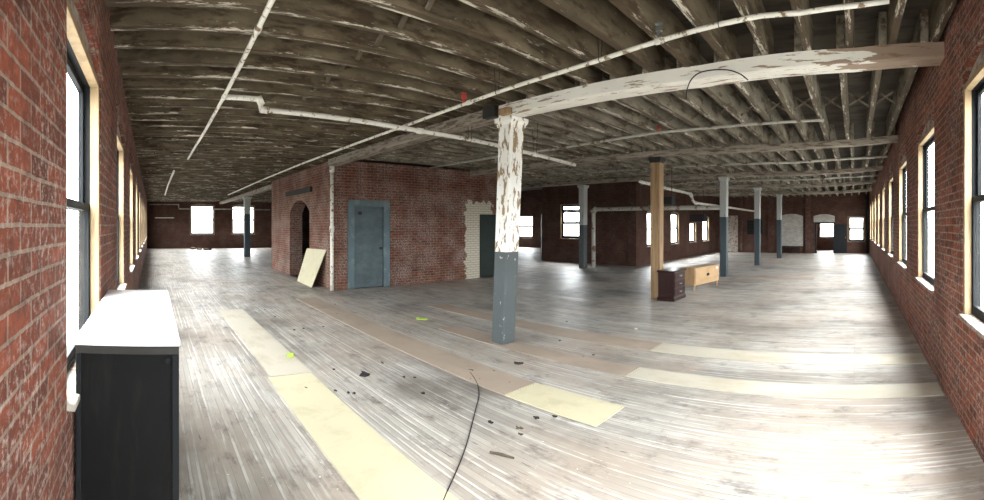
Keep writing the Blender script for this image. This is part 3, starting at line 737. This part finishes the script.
# ------------------------------------------------------------------ small things on the floor
tag(pipe('floor_cord', smooth([P(a, b, z=.006) for a, b in ((470, 372), (477, 383), (479, 395), (476, 408), (471, 428), (464, 452), (455, 474), (446, 494), (438, 515))]), .004, 'cord', None, None),
    'thin black cord lying across the boards between the pale strips', 'cord')
def scrap(px, py, s, mat, name, label, cat, seed, group=None, th=.006, z0=.0006):
    rnd = random.Random(seed); c = P(px, py, z=0); bm = nb(); n = 9; top = []; bot = []
    for k in range(n):
        a = 2 * PI * k / n; rr = s * rnd.uniform(.25, 1.35)
        top.append(bm.verts.new((c.x + rr * math.cos(a), c.y + rr * math.sin(a) * 1.5, z0 + th * rnd.uniform(.6, 1.3)))); bot.append(bm.verts.new((c.x + rr * math.cos(a), c.y + rr * math.sin(a) * 1.5, z0)))
    bm.faces.new(top); bm.faces.new(bot[::-1])
    for k in range(n): bm.faces.new((bot[k], bot[(k + 1) % n], top[(k + 1) % n], top[k]))
    return tag(link(name, bm, mat), label, cat, group)
scrap(291, 356, .07, 'lime', 'lime_scrap', 'lime green scrap on the edge of the whitened floor strip', 'scrap', 1, z0=.0085)
scrap(421, 319, .08, 'lime', 'lime_scrap', 'lime green scrap on the dark floor before the brick core', 'scrap', 2)
scrap(364, 374, .06, 'iron', 'rubbish_scrap', 'jagged black scrap on worn boards between two strips', 'scrap', 3, th=.012)
scrap(519, 364, .035, 'iron', 'rubbish_scrap', 'small dark scrap just right of the chipped column foot', 'scrap', 4, th=.02)
scrap(479, 318, .02, 'paper', 'paper_scrap', 'tiny white paper scrap left of the chipped column', 'scrap', 5)
scrap(636, 329, .025, 'paper', 'paper_scrap', 'tiny white paper scrap right of the chipped column', 'scrap', 6)
bm = nb(); a, b = P(490, 452, z=.01), P(514, 458, z=.01); tube(bm, [a, (a + b) / 2 + Vector((.005, .004, 0)), b], [.008, .011, .006], 8)
tag(link('stick', bm, 'debris'), 'short dark splinter of wood lying on the near boards', 'stick')
for i, (px, py, s) in enumerate(((193, 248.6, .25), (199, 249.2, .16), (208, 249.6, .3))):
    scrap(px, py + .6, s, 'debris', 'rubbish_heap', 'low dark rubbish below the far left window, %s of three' % ('left', 'middle', 'right')[i], 'rubbish', 10 + i, 'rubbish by the far left wall', .12)

rn = random.Random(5)
for i in range(34):
    px, py = rn.choice(((372, 378), (455, 376), (330, 318), (240, 296), (520, 420), (600, 350))); px += rn.gauss(0, 26); py += rn.gauss(0, 9)
    scrap(px, max(262, py), rn.uniform(.01, .026), rn.choice(('debris', 'iron')), 'debris_chip', 'tiny dark chip of fallen debris on the floor boards', 'debris', 40 + i, 'small debris chips on the floor', .008)
# ------------------------------------------------------------------ hanging units
def heater(x, y, z, s, label):
    r = empty('unit_heater', (x, y, z)); tag(r, label, 'heater')
    bm = nb(); box(bm, -.25 * s, .25 * s, -.4 * s, .4 * s, 0, .4 * s); link('casing', bm, 'box_black', r, .01)
    bm = nb()
    for k in range(6): box(bm, -.25 * s - .012, -.25 * s, -.35 * s, .35 * s, (.04 + k * .06) * s, (.07 + k * .06) * s)
    link('louvres', bm, 'iron', r)
    for sy in (-.3, .3):
        bm = nb(); tube(bm, [(0, sy * s, .4 * s), (0, sy * s, 3.3 - z)], .01, 8); link('hanger_rod', bm, 'iron', r)
heater(19.4, 7.05, 1.75, .85, 'black unit heater hanging before the back windows of the right wing')
heater(12.0, 5.35, 2.2, .55, 'small grey box hanging right of the bare wooden post')
# low crates under the bricked arch
for ya, lb in ((3.85, 'left'), (3.3, 'right')):
    r = empty('low_bench', (XE - .25, ya, 0)); tag(r, 'low dark bench under the white bricked-up arch, %s of two' % lb, 'bench')
    bm = nb(); box(bm, -.15, .15, -.24, .24, .3, .35); link('seat', bm, 'iron', r, .005)
    for sx in (-.12, .12):
        for sy in (-.2, .2):
            bm = nb(); box(bm, sx - .02, sx + .02, sy - .02, sy + .02, 0, .3); link('leg', bm, 'iron', r)

# ------------------------------------------------------------------ daylight: overcast sky
w = bpy.data.worlds.new('overcast'); bpy.context.scene.world = w; w.use_nodes = True
nt = w.node_tree; nt.nodes.clear()
out = nt.nodes.new('ShaderNodeOutputWorld'); bg = nt.nodes.new('ShaderNodeBackground')
tc = nt.nodes.new('ShaderNodeTexCoord'); sp = nt.nodes.new('ShaderNodeSeparateXYZ'); rp = nt.nodes.new('ShaderNodeValToRGB')
nt.links.new(tc.outputs['Generated'], sp.inputs[0]); nt.links.new(sp.outputs[2], rp.inputs[0])
rp.color_ramp.elements[0].position = 0.0; rp.color_ramp.elements[0].color = (.13, .128, .12, 1)
rp.color_ramp.elements[1].position = .9; rp.color_ramp.elements[1].color = (.97, .985, 1, 1)
el = rp.color_ramp.elements.new(.02); el.color = (.34, .345, .35, 1)
nt.links.new(rp.outputs[0], bg.inputs[0]); bg.inputs[1].default_value = 30.0
nt.links.new(bg.outputs[0], out.inputs[0])

# ------------------------------------------------------------------ camera: hand-swept cylindrical panorama
cam = bpy.data.cameras.new('camera'); co = bpy.data.objects.new('camera', cam); C.objects.link(co)
bpy.context.scene.camera = co
cam.type = 'PANO'; cam.panorama_type = 'CENTRAL_CYLINDRICAL'
cam.central_cylindrical_range_u_min = -492 / F; cam.central_cylindrical_range_u_max = 492 / F
cam.central_cylindrical_range_v_min = -(500 - YH) / F; cam.central_cylindrical_range_v_max = YH / F
cam.central_cylindrical_radius = 1.0
cam.clip_start = .01; cam.clip_end = 200
co.location = (0, 0, HC); co.rotation_euler = (PI / 2, 0, -(492 - X0) / F)

sc = bpy.context.scene
sc.view_settings.view_transform = 'Standard'; sc.view_settings.look = 'None'
sc.view_settings.exposure = 1.08; sc.view_settings.gamma = 1.0; sc.view_settings.use_curve_mapping = False
try:
    sc.cycles.max_bounces = 12; sc.cycles.diffuse_bounces = 3; sc.cycles.transparent_max_bounces = 16
except Exception: pass
